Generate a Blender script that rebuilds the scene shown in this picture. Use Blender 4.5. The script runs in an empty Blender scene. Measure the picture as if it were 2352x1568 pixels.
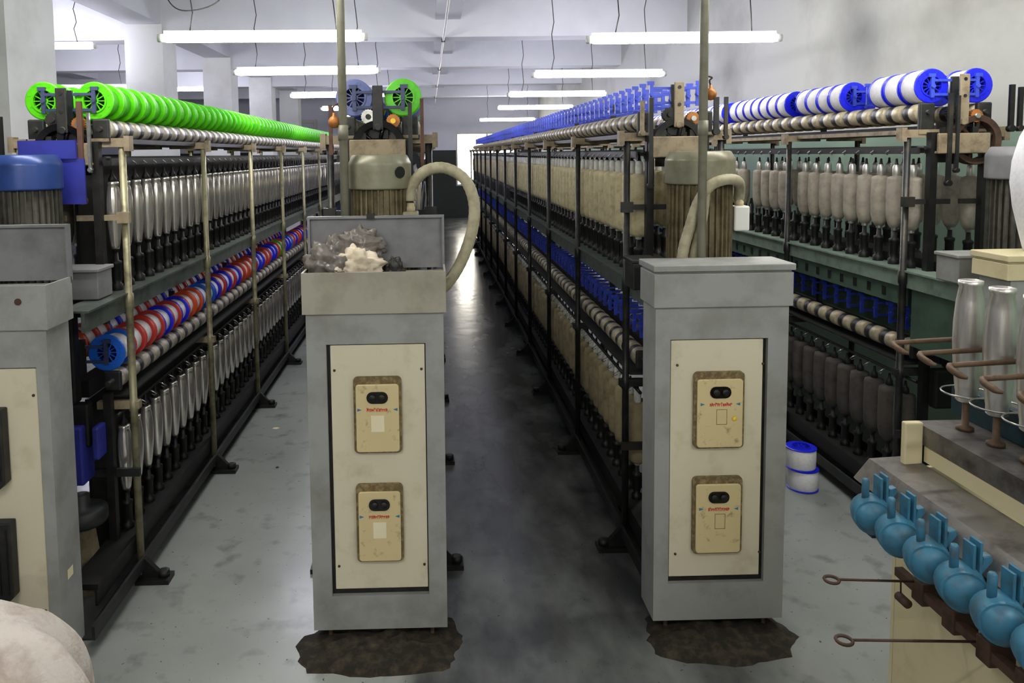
import bpy, math, random
from mathutils import Vector, Matrix, Euler
R = math.radians
random.seed(7)
SC = bpy.context.scene
COL = SC.collection

# ------------------------------------------------------------------ camera
CAMZ = 1.6
def make_camera():
    f, cx, cy, W, H = 1750.0, 1020.0, 491.0, 2352.0, 1568.0
    yaw, pitch, roll = R(1.15), R(4.5), R(0.75)
    fw = Vector((math.sin(yaw)*math.cos(pitch), math.cos(yaw)*math.cos(pitch), -math.sin(pitch)))
    r = Vector((math.cos(yaw), -math.sin(yaw), 0))
    u = r.cross(fw)
    c, s = math.cos(roll), math.sin(roll)
    r2, u2 = c*r - s*u, c*u + s*r
    cam = bpy.data.cameras.new('camera')
    cam.sensor_width = 36; cam.lens = f/W*36
    cam.shift_x = (W/2-cx)/W; cam.shift_y = (cy-H/2)/W
    cam.clip_start = 0.05; cam.clip_end = 200
    o = bpy.data.objects.new('camera', cam); COL.objects.link(o)
    m = Matrix((r2, u2, -fw)).transposed().to_4x4(); m.translation = (0, 0, CAMZ)
    o.matrix_world = m
    SC.camera = o
make_camera()

# ------------------------------------------------------------------ world (daylight outside the far window), exposure
TUBE = 17.0            # strength of the fluorescent tubes
w = bpy.data.worlds.new('world'); SC.world = w; w.use_nodes = True
w.node_tree.nodes['Background'].inputs[0].default_value = (1.0, 0.93, 0.8, 1)
w.node_tree.nodes['Background'].inputs[1].default_value = 4.0
SC.view_settings.view_transform = 'Standard'; SC.view_settings.look = 'None'
SC.view_settings.gamma = 1.0; SC.view_settings.exposure = 1.85
SC.view_settings.use_curve_mapping = False
SC.cycles.max_bounces = 6; SC.cycles.diffuse_bounces = 3; SC.cycles.glossy_bounces = 2

# ------------------------------------------------------------------ materials
def lin(h):
    h = h.lstrip('#'); v = [int(h[i:i+2], 16)/255 for i in (0, 2, 4)]
    return tuple(((c+0.055)/1.055)**2.4 if c > 0.04045 else c/12.92 for c in v)
MATS = {}
def mat(name, hexcol, rough=0.5, metal=0.0, dirt=None, amt=0.0, scale=6.0, emit=0.0, bump=0.0, bscale=60.0, detail=5, lo=0.45, hi=0.7, stretch=(1, 1, 1), alpha=1.0, spec=0.5, rvar=0.0):
    m = bpy.data.materials.new(name); m.use_nodes = True; MATS[name] = m
    nt = m.node_tree; N = nt.nodes; L = nt.links
    b = N['Principled BSDF']; c = lin(hexcol)
    b.inputs['Base Color'].default_value = (*c, 1); b.inputs['Roughness'].default_value = rough
    b.inputs['Metallic'].default_value = metal; b.inputs['Specular IOR Level'].default_value = spec
    if alpha < 1: b.inputs['Alpha'].default_value = alpha
    if emit:
        b.inputs['Emission Color'].default_value = (*c, 1); b.inputs['Emission Strength'].default_value = emit
    if amt or bump or rvar:
        g = N.new('ShaderNodeNewGeometry'); mp = N.new('ShaderNodeMapping')
        mp.inputs['Scale'].default_value = stretch
        L.new(g.outputs['Position'], mp.inputs['Vector'])
    if amt or rvar:
        n = N.new('ShaderNodeTexNoise'); n.inputs['Scale'].default_value = scale; n.inputs['Detail'].default_value = detail
        n.inputs['Roughness'].default_value = 0.62
        L.new(mp.outputs[0], n.inputs['Vector'])
    if amt:
        mr = N.new('ShaderNodeMapRange'); mr.inputs[1].default_value = lo; mr.inputs[2].default_value = hi
        mr.inputs[3].default_value = 0; mr.inputs[4].default_value = amt
        L.new(n.outputs['Fac'], mr.inputs[0])
        mx = N.new('ShaderNodeMix'); mx.data_type = 'RGBA'
        mx.inputs[6].default_value = (*c, 1); mx.inputs[7].default_value = (*lin(dirt), 1)
        L.new(mr.outputs[0], mx.inputs[0]); L.new(mx.outputs[2], b.inputs['Base Color'])
    if rvar:
        m2 = N.new('ShaderNodeMapRange'); m2.inputs[1].default_value = 0.3; m2.inputs[2].default_value = 0.7
        m2.inputs[3].default_value = max(rough-rvar, 0.03); m2.inputs[4].default_value = rough+rvar
        L.new(n.outputs['Fac'], m2.inputs[0]); L.new(m2.outputs[0], b.inputs['Roughness'])
    if bump:
        n2 = N.new('ShaderNodeTexNoise'); n2.inputs['Scale'].default_value = bscale; n2.inputs['Detail'].default_value = 3
        L.new(mp.outputs[0], n2.inputs['Vector'])
        bp = N.new('ShaderNodeBump'); bp.inputs['Strength'].default_value = bump; bp.inputs['Distance'].default_value = 0.01
        L.new(n2.outputs['Fac'], bp.inputs['Height']); L.new(bp.outputs[0], b.inputs['Normal'])
    return m
mat('cab_grey', '#9c9e9c', 0.5, 0, '#6f6d66', 0.6, 5, rvar=0.1)
mat('cab_head', '#a8a496', 0.5, 0, '#807868', 0.6, 7)
mat('cab_dark', '#86868a', 0.5, 0, '#5a5a5a', 0.6, 6)
mat('cream', '#d9d2ba', 0.45, 0, '#a89a78', 0.5, 9, lo=0.55, hi=0.8)
mat('switch_cream', '#d8c797', 0.5, 0, '#5a4828', 0.8, 30, lo=0.58, hi=0.78)
mat('dirt_brown', '#6b5c40', 0.9, 0, '#a8946a', 0.8, 60)
mat('black', '#131314', 0.45, 0, '#3a3630', 0.5, 30)
mat('black_gloss', '#0e0e10', 0.2)
mat('machine_black', '#101213', 0.5, 0.1, '#2e2822', 0.6, 25)
mat('machine_dark', '#212526', 0.5, 0.2, '#443c30', 0.6, 18)
mat('rail_grey', '#6f7a72', 0.35, 0.4, '#2c302c', 0.7, 14)
mat('rail_green', '#92a698', 0.35, 0.2, '#4c5a50', 0.6, 12)
mat('panel_green', '#4c6455', 0.5, 0, '#303e36', 0.6, 8)
mat('post_pale', '#9b9678', 0.4, 0.3, '#574c38', 0.8, 16)
mat('post_dark', '#2a2c2e', 0.4, 0.4, '#57503f', 0.5, 18)
mat('tan_plate', '#94866e', 0.6, 0, '#5c4c38', 0.8, 22)
mat('motor_grey', '#84836f', 0.38, 0.2, '#6a6048', 0.7, 14)
mat('motor_fins', '#6f6549', 0.7, 0, '#3a3020', 0.8, 20)
mat('motor_dark', '#4a4840', 0.7, 0, '#1c1a18', 0.8, 24)
mat('motor_blue', '#2c4688', 0.3, 0.1, '#1d2a4c', 0.6, 9)
mat('gearbox_blue', '#31379a', 0.45, 0, '#1b1f58', 0.6, 12)
mat('steel', '#b4b4b0', 0.3, 0.9, '#6a6458', 0.5, 30)
mat('alu', '#e2e0de', 0.36, 0.75, '#8e8880', 0.5, 16, stretch=(1, 1, 0.2))
mat('alu_polish', '#e8e4e0', 0.19, 0.78, '#b0a698', 0.7, 22, stretch=(1, 1, 0.3), rvar=0.06)
mat('alu_brushed', '#e0dcd8', 0.33, 0.86, '#8c847c', 0.6, 30, stretch=(1, 1, 0.08))
mat('rust', '#523c30', 0.75, 0.2, '#2a1f18', 0.8, 30)
mat('rust_light', '#665240', 0.6, 0.4, '#4a3626', 0.8, 40)
mat('copper', '#b5763a', 0.5, 0.4, '#6a3c1c', 0.7, 30)
mat('brown_bar', '#5c4034', 0.7, 0.1, '#2c1e18', 0.7, 20)
mat('drum_cream', '#b9ae92', 0.4, 0.1, '#6f6350', 0.7, 40)
mat('drum_white', '#aca597', 0.35, 0.2, '#766c60', 0.6, 40)
mat('plastic_green', '#56c80a', 0.35, 0, '#2f9d06', 0.5, 30)
mat('yarn_green', '#55cf14', 0.7, 0, '#36b008', 0.5, 60)
mat('plastic_blue', '#1c26e0', 0.3)
mat('plastic_sky', '#2468d8', 0.3)
mat('plastic_slate', '#5a679c', 0.35, 0, '#3a4470', 0.6, 40)
mat('plastic_red', '#c23a32', 0.3)
mat('plastic_orange', '#d4502a', 0.3)
mat('hub_green', '#0d4a18', 0.5)  # dark hub tones paint the shade inside the hollow barrels
mat('hub_blue', '#121a78', 0.5)
mat('hub_red', '#5a1410', 0.5)
mat('holder_blue', '#3a50cc', 0.4, 0, '#28348c', 0.5, 20)
mat('holder_slate', '#3c4668', 0.45, 0, '#262c44', 0.6, 20)
mat('yarn_white', '#e6e6ea', 0.75, 0, '#cfcfd6', 0.6, 80)
mat('yarn_cream', '#c9be9a', 0.85, 0, '#9c8c68', 0.7, 30)
mat('yarn_tan', '#9c8f70', 0.88, 0, '#6e634c', 0.8, 16)  # cream yarn darkened to paint the shade on the lower tier
mat('yarn_dirty', '#aaa396', 0.85, 0, '#857c72', 0.8, 24)
mat('yarn_pale', '#dfe0dc', 0.8, 0, '#a8a49a', 0.7, 24)
mat('yarn_dim', '#55504b', 0.9, 0, '#3c3835', 0.8, 24)  # near-black tone paints the shade low in the rightmost machine
mat('plaster', '#c9cac6', 0.8, 0, '#9c9c98', 0.55, 1.3, lo=0.5, hi=0.75, bump=0.15, bscale=20)
mat('plaster_ceiling', '#d2d4d6', 0.8, 0, '#bcbec2', 0.5, 0.8)
mat('plaster_lilac', '#c8c8d4', 0.8, 0, '#b8b8c6', 0.5, 1.2)
mat('pillar_white', '#d8dad6', 0.7, 0, '#bcb8b0', 0.5, 2.2)
mat('beam_white', '#d4d6d8', 0.8, 0, '#c2c3c8', 0.5, 1.6)
mat('pipe_grey', '#8a8878', 0.45, 0.1, '#6a6654', 0.6, 20)
mat('hose_beige', '#a8a288', 0.55, 0, '#82785e', 0.7, 30)
mat('winder_cream', '#d8cda6', 0.5, 0, '#a8966a', 0.5, 7, lo=0.55, hi=0.8)
mat('winder_steel', '#8a8684', 0.40, 0.8, '#453c34', 0.75, 12, rvar=0.08)
mat('teal', '#3c7a98', 0.42, 0, '#44545e', 0.8, 34)
mat('teal_dark', '#173844', 0.5, 0, '#0d1c22', 0.7, 20)
mat('cloth', '#cfc7c0', 0.9, 0, '#9c8a80', 0.7, 14, bump=0.3, bscale=120)
mat('bag_grey', '#77706a', 0.25, 0, '#3a3836', 0.8, 20)
mat('cotton', '#ddd0bc', 0.9, 0, '#a3936f', 0.7, 18)
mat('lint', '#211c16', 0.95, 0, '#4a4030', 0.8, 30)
mat('paper_white', '#efe6c4', 0.6)
mat('print_red', '#c8462c', 0.5)
mat('print_blue', '#3f79a0', 0.5)
mat('lamp_yellow', '#f0c838', 0.4)
mat('fixture_white', '#e4e4e0', 0.4)
mat('wire_black', '#2a2826', 0.6)
mat('tube_light', '#fffcf4', 0.5, emit=TUBE)
mat('tube_cool', '#efedff', 0.5, emit=TUBE)
mat('window_frame', '#b8b4a8', 0.5)
mat('door_paint', '#bcbcc4', 0.6)

def floor_mat():
    m = bpy.data.materials.new('floor_paint'); m.use_nodes = True; MATS['floor_paint'] = m
    nt = m.node_tree; N = nt.nodes; L = nt.links; b = N['Principled BSDF']
    g = N.new('ShaderNodeNewGeometry')
    def noise(scale, detail=6, sx=(1, 1, 1)):
        mp = N.new('ShaderNodeMapping'); mp.inputs['Scale'].default_value = sx
        L.new(g.outputs['Position'], mp.inputs[0])
        n = N.new('ShaderNodeTexNoise'); n.inputs['Scale'].default_value = scale; n.inputs['Detail'].default_value = detail
        L.new(mp.outputs[0], n.inputs['Vector']); return n.outputs['Fac']
    def rng(v, a, b_, c, d):
        r = N.new('ShaderNodeMapRange')
        for i, x in zip((1, 2, 3, 4), (a, b_, c, d)): r.inputs[i].default_value = x
        L.new(v, r.inputs[0]); return r.outputs[0]
    def mix(f, a, b_):
        x = N.new('ShaderNodeMix'); x.data_type = 'RGBA'
        L.new(f, x.inputs[0])
        for s, v in ((6, a), (7, b_)):
            if isinstance(v, str): x.inputs[s].default_value = (*lin(v), 1)
            else: L.new(v, x.inputs[s])
        return x.outputs[2]
    c = mix(rng(noise(1.4), 0.35, 0.7, 0, 1), '#9b9f9c', '#888b88')
    c = mix(rng(noise(9), 0.56, 0.75, 0, 0.7), c, '#5c625e')
    c = mix(rng(noise(60, 2), 0.70, 0.74, 0, 0.8), c, '#33342f')
    # floor grime, plus painted shade of the unlit aisle between second and third machine
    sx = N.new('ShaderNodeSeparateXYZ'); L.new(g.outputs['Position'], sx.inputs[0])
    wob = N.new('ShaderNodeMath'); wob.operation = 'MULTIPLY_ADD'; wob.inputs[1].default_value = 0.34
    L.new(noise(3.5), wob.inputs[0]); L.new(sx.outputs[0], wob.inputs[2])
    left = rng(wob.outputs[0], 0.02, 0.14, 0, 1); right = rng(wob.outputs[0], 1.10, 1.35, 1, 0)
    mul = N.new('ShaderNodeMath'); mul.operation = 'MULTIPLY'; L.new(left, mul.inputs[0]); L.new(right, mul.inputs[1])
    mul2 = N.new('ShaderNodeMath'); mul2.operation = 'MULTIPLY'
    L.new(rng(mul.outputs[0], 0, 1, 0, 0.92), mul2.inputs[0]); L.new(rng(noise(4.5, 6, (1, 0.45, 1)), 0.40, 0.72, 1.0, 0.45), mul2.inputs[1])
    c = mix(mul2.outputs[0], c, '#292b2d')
    L.new(c, b.inputs['Base Color'])
    L.new(rng(noise(2.2, 5, (1, 0.35, 1)), 0.25, 0.75, 0.16, 0.268), b.inputs['Roughness'])
    bp = N.new('ShaderNodeBump'); bp.inputs['Strength'].default_value = 0.12; bp.inputs['Distance'].default_value = 0.02
    L.new(noise(5, 4), bp.inputs['Height']); L.new(bp.outputs[0], b.inputs['Normal'])
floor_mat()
def dado_mat(name, up, low, h, dirt_up, dirt_low, rough_low=0.35):
    m = mat(name, up, 0.75, 0, dirt_up, 0.55, 1.3, lo=0.5, hi=0.75)
    nt = m.node_tree; N = nt.nodes; L = nt.links; b = N['Principled BSDF']
    src = b.inputs['Base Color'].links[0].from_socket
    g = N.new('ShaderNodeNewGeometry'); s = N.new('ShaderNodeSeparateXYZ'); L.new(g.outputs['Position'], s.inputs[0])
    t = N.new('ShaderNodeMath'); t.operation = 'GREATER_THAN'; t.inputs[1].default_value = h; L.new(s.outputs[2], t.inputs[0])
    n = N.new('ShaderNodeTexNoise'); n.inputs['Scale'].default_value = 2.0
    lm = N.new('ShaderNodeMix'); lm.data_type = 'RGBA'; lm.inputs[6].default_value = (*lin(low), 1); lm.inputs[7].default_value = (*lin(dirt_low), 1)
    L.new(g.outputs['Position'], n.inputs['Vector']); L.new(n.outputs['Fac'], lm.inputs[0])
    mx = N.new('ShaderNodeMix'); mx.data_type = 'RGBA'
    L.new(t.outputs[0], mx.inputs[0]); L.new(lm.outputs[2], mx.inputs[6]); L.new(src, mx.inputs[7]); L.new(mx.outputs[2], b.inputs['Base Color'])
dado_mat('wall_green', '#c6c7c1', '#92ab98', 1.68, '#94948e', '#86a08e')
dado_mat('wall_back_paint', '#c6c6d0', '#2c322f', 1.69, '#b4b4c0', '#20241f')

def plastic_film():
    m = bpy.data.materials.new('pane_glass'); m.use_nodes = True; MATS['pane_glass'] = m
    nt = m.node_tree; N = nt.nodes; L = nt.links; N.remove(N['Principled BSDF'])
    t = N.new('ShaderNodeBsdfTransparent'); gl = N.new('ShaderNodeBsdfGlossy'); gl.inputs['Roughness'].default_value = 0.05
    mx = N.new('ShaderNodeMixShader'); mx.inputs[0].default_value = 0.06
    L.new(t.outputs[0], mx.inputs[1]); L.new(gl.outputs[0], mx.inputs[2]); L.new(mx.outputs[0], N['Material Output'].inputs[0])
plastic_film()

# ------------------------------------------------------------------ mesh building
class MB:
    def __init__(s): s.v = []; s.f = []; s.m = []; s.sm = []
    def face(s, idx, mi=0, smooth=False): s.f.append(tuple(idx)); s.m.append(mi); s.sm.append(smooth)
    def box(s, x0, x1, y0, y1, z0, z1, mi=0):
        b = len(s.v)
        s.v += [(x0,y0,z0),(x1,y0,z0),(x1,y1,z0),(x0,y1,z0),(x0,y0,z1),(x1,y0,z1),(x1,y1,z1),(x0,y1,z1)]
        for q in ((0,3,2,1),(4,5,6,7),(0,1,5,4),(1,2,6,5),(2,3,7,6),(3,0,4,7)): s.face([b+i for i in q], mi)
        return s
    def prism(s, poly, axis, a, b_, mi=0):
        """extrude polygon (2D) along axis 'x','y','z' from a to b_"""
        n = len(poly); b = len(s.v)
        for t in (a, b_):
            for (p, q) in poly:
                s.v.append({'x': (t, p, q), 'y': (p, t, q), 'z': (p, q, t)}[axis])
        s.face([b+i for i in range(n)][::-1], mi); s.face([b+n+i for i in range(n)], mi)
        for i in range(n): s.face([b+i, b+(i+1) % n, b+n+(i+1) % n, b+n+i], mi)
        return s
    def lathe(s, prof, n=16, axis='z', o=(0, 0, 0), mi=0, smooth=True, mis=None):
        """prof: list of (radius, t) along the axis"""
        b = len(s.v); k = len(prof)
        for (r, t) in prof:
            for i in range(n):
                a = 2*math.pi*i/n; c, d = r*math.cos(a), r*math.sin(a)
                p = {'z': (c, d, t), 'y': (c, t, d), 'x': (t, c, d)}[axis]
                s.v.append((p[0]+o[0], p[1]+o[1], p[2]+o[2]))
        for j in range(k-1):
            mm = mis[j] if mis else mi
            for i in range(n):
                q = [b+j*n+i, b+j*n+(i+1) % n, b+(j+1)*n+(i+1) % n, b+(j+1)*n+i]
                s.face(q if axis != 'y' else q[::-1], mm, smooth)
        if prof[0][0] > 1e-5:
            q = [b+i for i in range(n)]; s.face(q[::-1] if axis != 'y' else q, mis[0] if mis else mi)
        if prof[-1][0] > 1e-5:
            q = [b+(k-1)*n+i for i in range(n)]; s.face(q if axis != 'y' else q[::-1], mis[-1] if mis else mi)
        return s
    def ring(s, prof, n=20, axis='y', o=(0, 0, 0), mi=0, smooth=False):
        """closed profile revolved (annulus)"""
        b = len(s.v); k = len(prof)
        for (r, t) in prof:
            for i in range(n):
                a = 2*math.pi*i/n; c, d = r*math.cos(a), r*math.sin(a)
                p = {'z': (c, d, t), 'y': (c, t, d), 'x': (t, c, d)}[axis]
                s.v.append((p[0]+o[0], p[1]+o[1], p[2]+o[2]))
        for j in range(k):
            for i in range(n):
                q = [b+j*n+i, b+j*n+(i+1) % n, b+((j+1) % k)*n+(i+1) % n, b+((j+1) % k)*n+i]
                s.face(q if axis != 'y' else q[::-1], mi, smooth)
        return s
    def tube(s, pts, r, n=8, mi=0, closed=False):
        pts = [Vector(p) for p in pts]; b = len(s.v); k = len(pts); up = None
        rs = r if isinstance(r, (list, tuple)) else [r]*k
        for j, p in enumerate(pts):
            t = (pts[min(j+1, k-1)]-pts[max(j-1, 0)]).normalized() if not closed else (pts[(j+1) % k]-pts[j-1]).normalized()
            if up is None: up = Vector((0, 0, 1)) if abs(t.z) < 0.9 else Vector((1, 0, 0))
            a = t.cross(up); a = a.normalized() if a.length > 1e-6 else t.orthogonal().normalized()
            c = a.cross(t).normalized(); up = c
            for i in range(n):
                an = 2*math.pi*i/n; s.v.append(tuple(p+rs[j]*(math.cos(an)*a+math.sin(an)*c)))
        for j in range(k if closed else k-1):
            for i in range(n):
                s.face([b+j*n+i, b+j*n+(i+1) % n, b+((j+1) % k)*n+(i+1) % n, b+((j+1) % k)*n+i], mi, True)
        if not closed:
            s.face([b+i for i in range(n)][::-1], mi); s.face([b+(k-1)*n+i for i in range(n)], mi)
        return s
    def add(s, o, off=(0, 0, 0), mi_off=0):
        b = len(s.v); s.v += [(p[0]+off[0], p[1]+off[1], p[2]+off[2]) for p in o.v]
        for f, m, q in zip(o.f, o.m, o.sm): s.f.append(tuple(i+b for i in f)); s.m.append(m+mi_off); s.sm.append(q)
        return s
    def mesh(s, name, mats):
        me = bpy.data.meshes.new(name); me.from_pydata(s.v, [], s.f)
        for m in (mats if isinstance(mats, (list, tuple)) else [mats]): me.materials.append(MATS[m])
        me.polygons.foreach_set('material_index', s.m); me.polygons.foreach_set('use_smooth', s.sm); me.update()
        return me
def put(name, me, parent=None, loc=(0, 0, 0), rz=0.0, rot=None, scale=None):
    o = bpy.data.objects.new(name, me); COL.objects.link(o)
    if parent is not None: o.parent = parent
    o.location = loc
    if rot: o.rotation_euler = rot
    elif rz: o.rotation_euler = (0, 0, rz)
    if scale: o.scale = scale
    return o
def part(name, mb, mats, parent=None, loc=(0, 0, 0), bevel=0.0, label=None, stuff=False, **k):
    o = put(name, mb.mesh(name, mats), parent, loc, **k)
    if bevel:
        b = o.modifiers.new('bevel', 'BEVEL'); b.width = bevel; b.segments = 2; b.limit_method = 'ANGLE'
    if label: o['label'] = label
    if stuff: o['kind'] = 'stuff'
    return o
def empty(name, loc=(0, 0, 0), rz=0.0):
    o = bpy.data.objects.new(name, None); COL.objects.link(o); o.location = loc; o.rotation_euler = (0, 0, rz)
    o.empty_display_size = 0.1; return o
def tag(o, label, cat, group=None):
    o['label'] = label; o['category'] = cat
    if group: o['group'] = group
    return o
def struct(name, mb, mats, label=None, parent=None):
    o = part(name, mb, mats, parent); o['kind'] = 'structure'
    if label: o['label'] = label
    return o
ONES = ['', 'first', 'second', 'third', 'fourth', 'fifth', 'sixth', 'seventh', 'eighth', 'ninth', 'tenth', 'eleventh', 'twelfth', 'thirteenth', 'fourteenth', 'fifteenth', 'sixteenth', 'seventeenth', 'eighteenth', 'nineteenth']
TENS = {2: ('twentieth', 'twenty'), 3: ('thirtieth', 'thirty'), 4: ('fortieth', 'forty'), 5: ('fiftieth', 'fifty'), 6: ('sixtieth', 'sixty'), 7: ('seventieth', 'seventy'), 8: ('eightieth', 'eighty'), 9: ('ninetieth', 'ninety')}
def nth(i):
    if i < 20: return ONES[i]
    t, u = divmod(i, 10)
    return TENS[t][0] if u == 0 else TENS[t][1]+'-'+ONES[u]
def rot2(p, a): return (p[0]*math.cos(a)-p[1]*math.sin(a), p[0]*math.sin(a)+p[1]*math.cos(a), p[2])

# ------------------------------------------------------------------ the room
XL, XR, YF, YB, ZC = -9.0, 2.75, -4.0, 19.0, 3.3
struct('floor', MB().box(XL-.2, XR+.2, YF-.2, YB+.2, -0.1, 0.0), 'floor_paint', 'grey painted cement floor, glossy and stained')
struct('ceiling', MB().box(XL-.2, XR+.2, YF-.2, YB+.2, ZC, ZC+.15), 'plaster_ceiling', 'white plastered ceiling slab')
struct('wall_right', MB().box(XR, XR+.2, YF-.2, YB+.2, 0, ZC), 'wall_green', 'stained white plaster wall with pale green lower half')
struct('wall_left', MB().box(XL-.2, XL, YF-.2, YB+.2, 0, ZC), 'plaster_lilac', 'far white wall beyond the pillars')
struct('wall_front', MB().box(XL, XR, YF-.2, YF, 0, ZC), 'plaster', 'white wall behind the viewpoint')
WX0, WX1, WZ0, WZ1 = 0.70, 2.25, 0.80, 2.12
wb = MB()
wb.box(XL, WX0, YB, YB+.2, 0, ZC).box(WX1, XR, YB, YB+.2, 0, ZC).box(WX0, WX1, YB, YB+.2, 0, WZ0).box(WX0, WX1, YB, YB+.2, WZ1, ZC)
struct('wall_back', wb, 'wall_back_paint', 'white end wall with dark green lower band')
wn = empty('window_1', (0, YB, 0)); wn['kind'] = 'structure'; wn['label'] = 'bright daylit window with bars at the far end of the hall'
fr = MB(); t = 0.04
fr.box(WX0, WX0+t, .02, .1, WZ0, WZ1).box(WX1-t, WX1, .02, .1, WZ0, WZ1).box(WX0+t, WX1-t, .02, .1, WZ0, WZ0+t).box(WX0+t, WX1-t, .02, .1, WZ1-t, WZ1)
fr.box((WX0+WX1)/2-.02, (WX0+WX1)/2+.02, .02, .1, WZ0+t, WZ1-t)
part('window_frame', fr, 'window_frame', wn)
for s in range(2):
    a, b = ((WX0+t, (WX0+WX1)/2-.02), ((WX0+WX1)/2+.02, WX1-t))[s]
    part('pane', MB().box(a, b, .055, .06, WZ0+t, WZ1-t), 'pane_glass', wn)
for k in range(6):
    z = WZ0+.12+k*.21
    part('window_bar', MB().box(WX0+t, WX1-t, .03, .042, z, z+.012), 'window_frame', wn)
# pale door in the far wall of the left bay
dr = empty('door_1', (-3.3, YB, 0)); dr['kind'] = 'structure'; dr['label'] = 'pale closed door in the far end wall'
part('door_leaf', MB().box(-.5, .5, -.05, -.002, 0, 2.4), 'door_paint', dr, bevel=.01)
part('door_frame', MB().box(-.58, -.5, -.07, -.002, 0, 2.48).box(.5, .58, -.07, -.002, 0, 2.48).box(-.5, .5, -.07, -.002, 2.4, 2.48), 'window_frame', dr)
# transverse beams, long beams, pillars
TB = [-0.3, 2.5, 5.3, 8.1, 10.85, 13.6, 16.35]
for i, y in enumerate(TB):
    o = struct('ceiling_beam', MB().box(XL, XR, y, y+.3, 2.82, ZC), 'beam_white', 'white plastered cross beam under the ceiling, %s from the viewpoint' % nth(i+1))
def haunch_beam(name, x0, x1, z, label):
    mb = MB()
    ys = [YF]+[v for y in TB for v in (y, y+.3)]+[YB]
    for a, b in zip(ys[0::2], ys[1::2]):
        mb.box(x0, x1, a, b, z, ZC)
    return struct(name, mb, 'beam_white', label)
haunch_beam('ceiling_beam', 0.10, 0.36, 3.0, 'white lengthwise ceiling beam above the middle aisle')
haunch_beam('ceiling_beam', -3.1, -2.75, 2.98, 'white lengthwise ceiling beam over the pillar row')
haunch_beam('ceiling_beam', -6.1, -5.75, 2.98, 'white lengthwise ceiling beam in the left bay')
for i, (y0, y1) in enumerate(((5.12, 5.75), (8.1, 8.5), (10.85, 11.2), (13.6, 13.95), (16.35, 16.7))):
    struct('pillar', MB().box(-3.125, -2.735, y0-.03, y1, 0, 2.978), 'pillar_white', 'white square plastered pillar, %s of the row from the viewpoint' % nth(i+1))
# ------------------------------------------------------------------ fluorescent lamps
tube_me = None
def lamp(xc, y, z, ang, label, top=ZC, wire=True, cool=False, group='fluorescent lamps hung in rows'):
    o = empty('tube_lamp', (xc, y, z), R(ang)); tag(o, label, 'lamp', group)
    global tube_me, cap_me, batten_me, cool_me
    if tube_me is None:
        tube_me = MB().lathe([(.0, -.585), (.022, -.58), (.027, -.56), (.027, .56), (.022, .58), (0, .585)], 12, 'x').mesh('tube', 'tube_light')
        cool_me = tube_me.copy(); cool_me.materials[0] = MATS['tube_cool']
        cap_me = MB().lathe([(.0, -.015), (.024, -.015), (.024, .015), (0, .015)], 12, 'x').mesh('end_cap', 'fixture_white')
        batten_me = MB().box(-.58, .58, -.008, .008, .0272, .042).mesh('batten', 'fixture_white')
    put('tube', cool_me if cool else tube_me, o); put('batten', batten_me, o)
    for s in (-1, 1): put('end_cap', cap_me, o, (s*.6, 0, 0))
    if wire:
        for s in (-1, 1):
            h = top-z
            pts = [(s*.42+.012*math.sin(j*2.1+s), .008*math.cos(j*1.7), .042+(h-.042)*j/9) for j in range(10)]
            part('hanging_wire', MB().tube(pts, .004, 5), 'wire_black', o)
LEFT = [(2.4, -.97, 0), (4.6, -.963, 1.5), (6.45, -1.0, -1.4), (9.0, -1.0, -1), (11.6, -1.0, 0), (14.2, -1.0, 1)]
RIGHT = [(2.6, 1.6, 0), (4.82, 1.617, -.3), (6.95, 1.56, 1.0), (9.27, 1.576, .8), (11.93, 1.687, .8), (16.15, 1.69, .6)]
for k, (y, x, a) in enumerate(LEFT):
    lamp(x, y, 2.3, a, 'white fluorescent tube lamp over the left aisle, %s from the viewpoint' % nth(k+1), cool=k > 1)
for k, (y, x, a) in enumerate(RIGHT):
    lamp(x, y, 2.3, a, 'white fluorescent tube lamp over the right aisle, %s from the viewpoint' % nth(k+1), cool=k > 1)
for k, (x, y) in enumerate(((-.97, .2), (1.6, .3), (-.97, -2.0), (1.6, -2.0))):
    lamp(x, y, 2.3, 0, 'white fluorescent tube lamp behind the viewpoint, %s of four' % nth(k+1))
lamp(-3.83, 7.6, 2.69, 0, 'white tube lamp in the left bay, nearest, between two pillars', cool=True)
lamp(-4.25, 9.7, 2.478, 0, 'white tube lamp in the left bay just above the green spools', cool=True)
lamp(-3.95, 12.5, 2.69, 0, 'small far tube lamp in the left bay beside a pillar', cool=True)
lamp(-6.0, 3.0, 2.5, 0, 'white tube lamp in the left bay outside the view', cool=True)

# ------------------------------------------------------------------ spools and bobbins (meshes)
SP = 1.0/9.0                                    # spindle pitch
def flange_mb(r=.069, rin=.041, th=.007, n=28, spokes=12, detail=True):
    mb = MB()
    mb.ring([(rin, -th/2), (r-.004, -th/2), (r, -th/2+.002), (r, th/2-.002), (r-.004, th/2), (rin, th/2)], n)
    if detail:
        mb.ring([(rin-.003, -th), (rin+.003, -th), (rin+.003, th), (rin-.003, th)], n)
        mb.ring([(.009, -th/2), (.014, -th/2), (.014, th/2), (.009, th/2)], 12)
        for k in range(spokes):
            a = 2*math.pi*k/spokes; c, s = math.cos(a), math.sin(a); w_ = .0016
            b = len(mb.v)
            for (rr, y) in ((.013, -.002), (rin-.002, -.002), (rin-.002, .003), (.013, .003)):
                for sg in (-1, 1): mb.v.append((rr*c-sg*w_*s, y, rr*s+sg*w_*c))
            for q in ((0, 1, 3, 2), (2, 3, 5, 4), (4, 5, 7, 6), (6, 7, 1, 0)): mb.face([b+i for i in q])
        for k in range(8):
            a = 2*math.pi*(k+.5)/8
            mb.lathe([(.0035, -th/2-.002), (.0035, -th/2+.001)], 6, 'y', ((r*.78)*math.cos(a), 0, (r*.78)*math.sin(a)))
    return mb
MESH = {}
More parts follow.
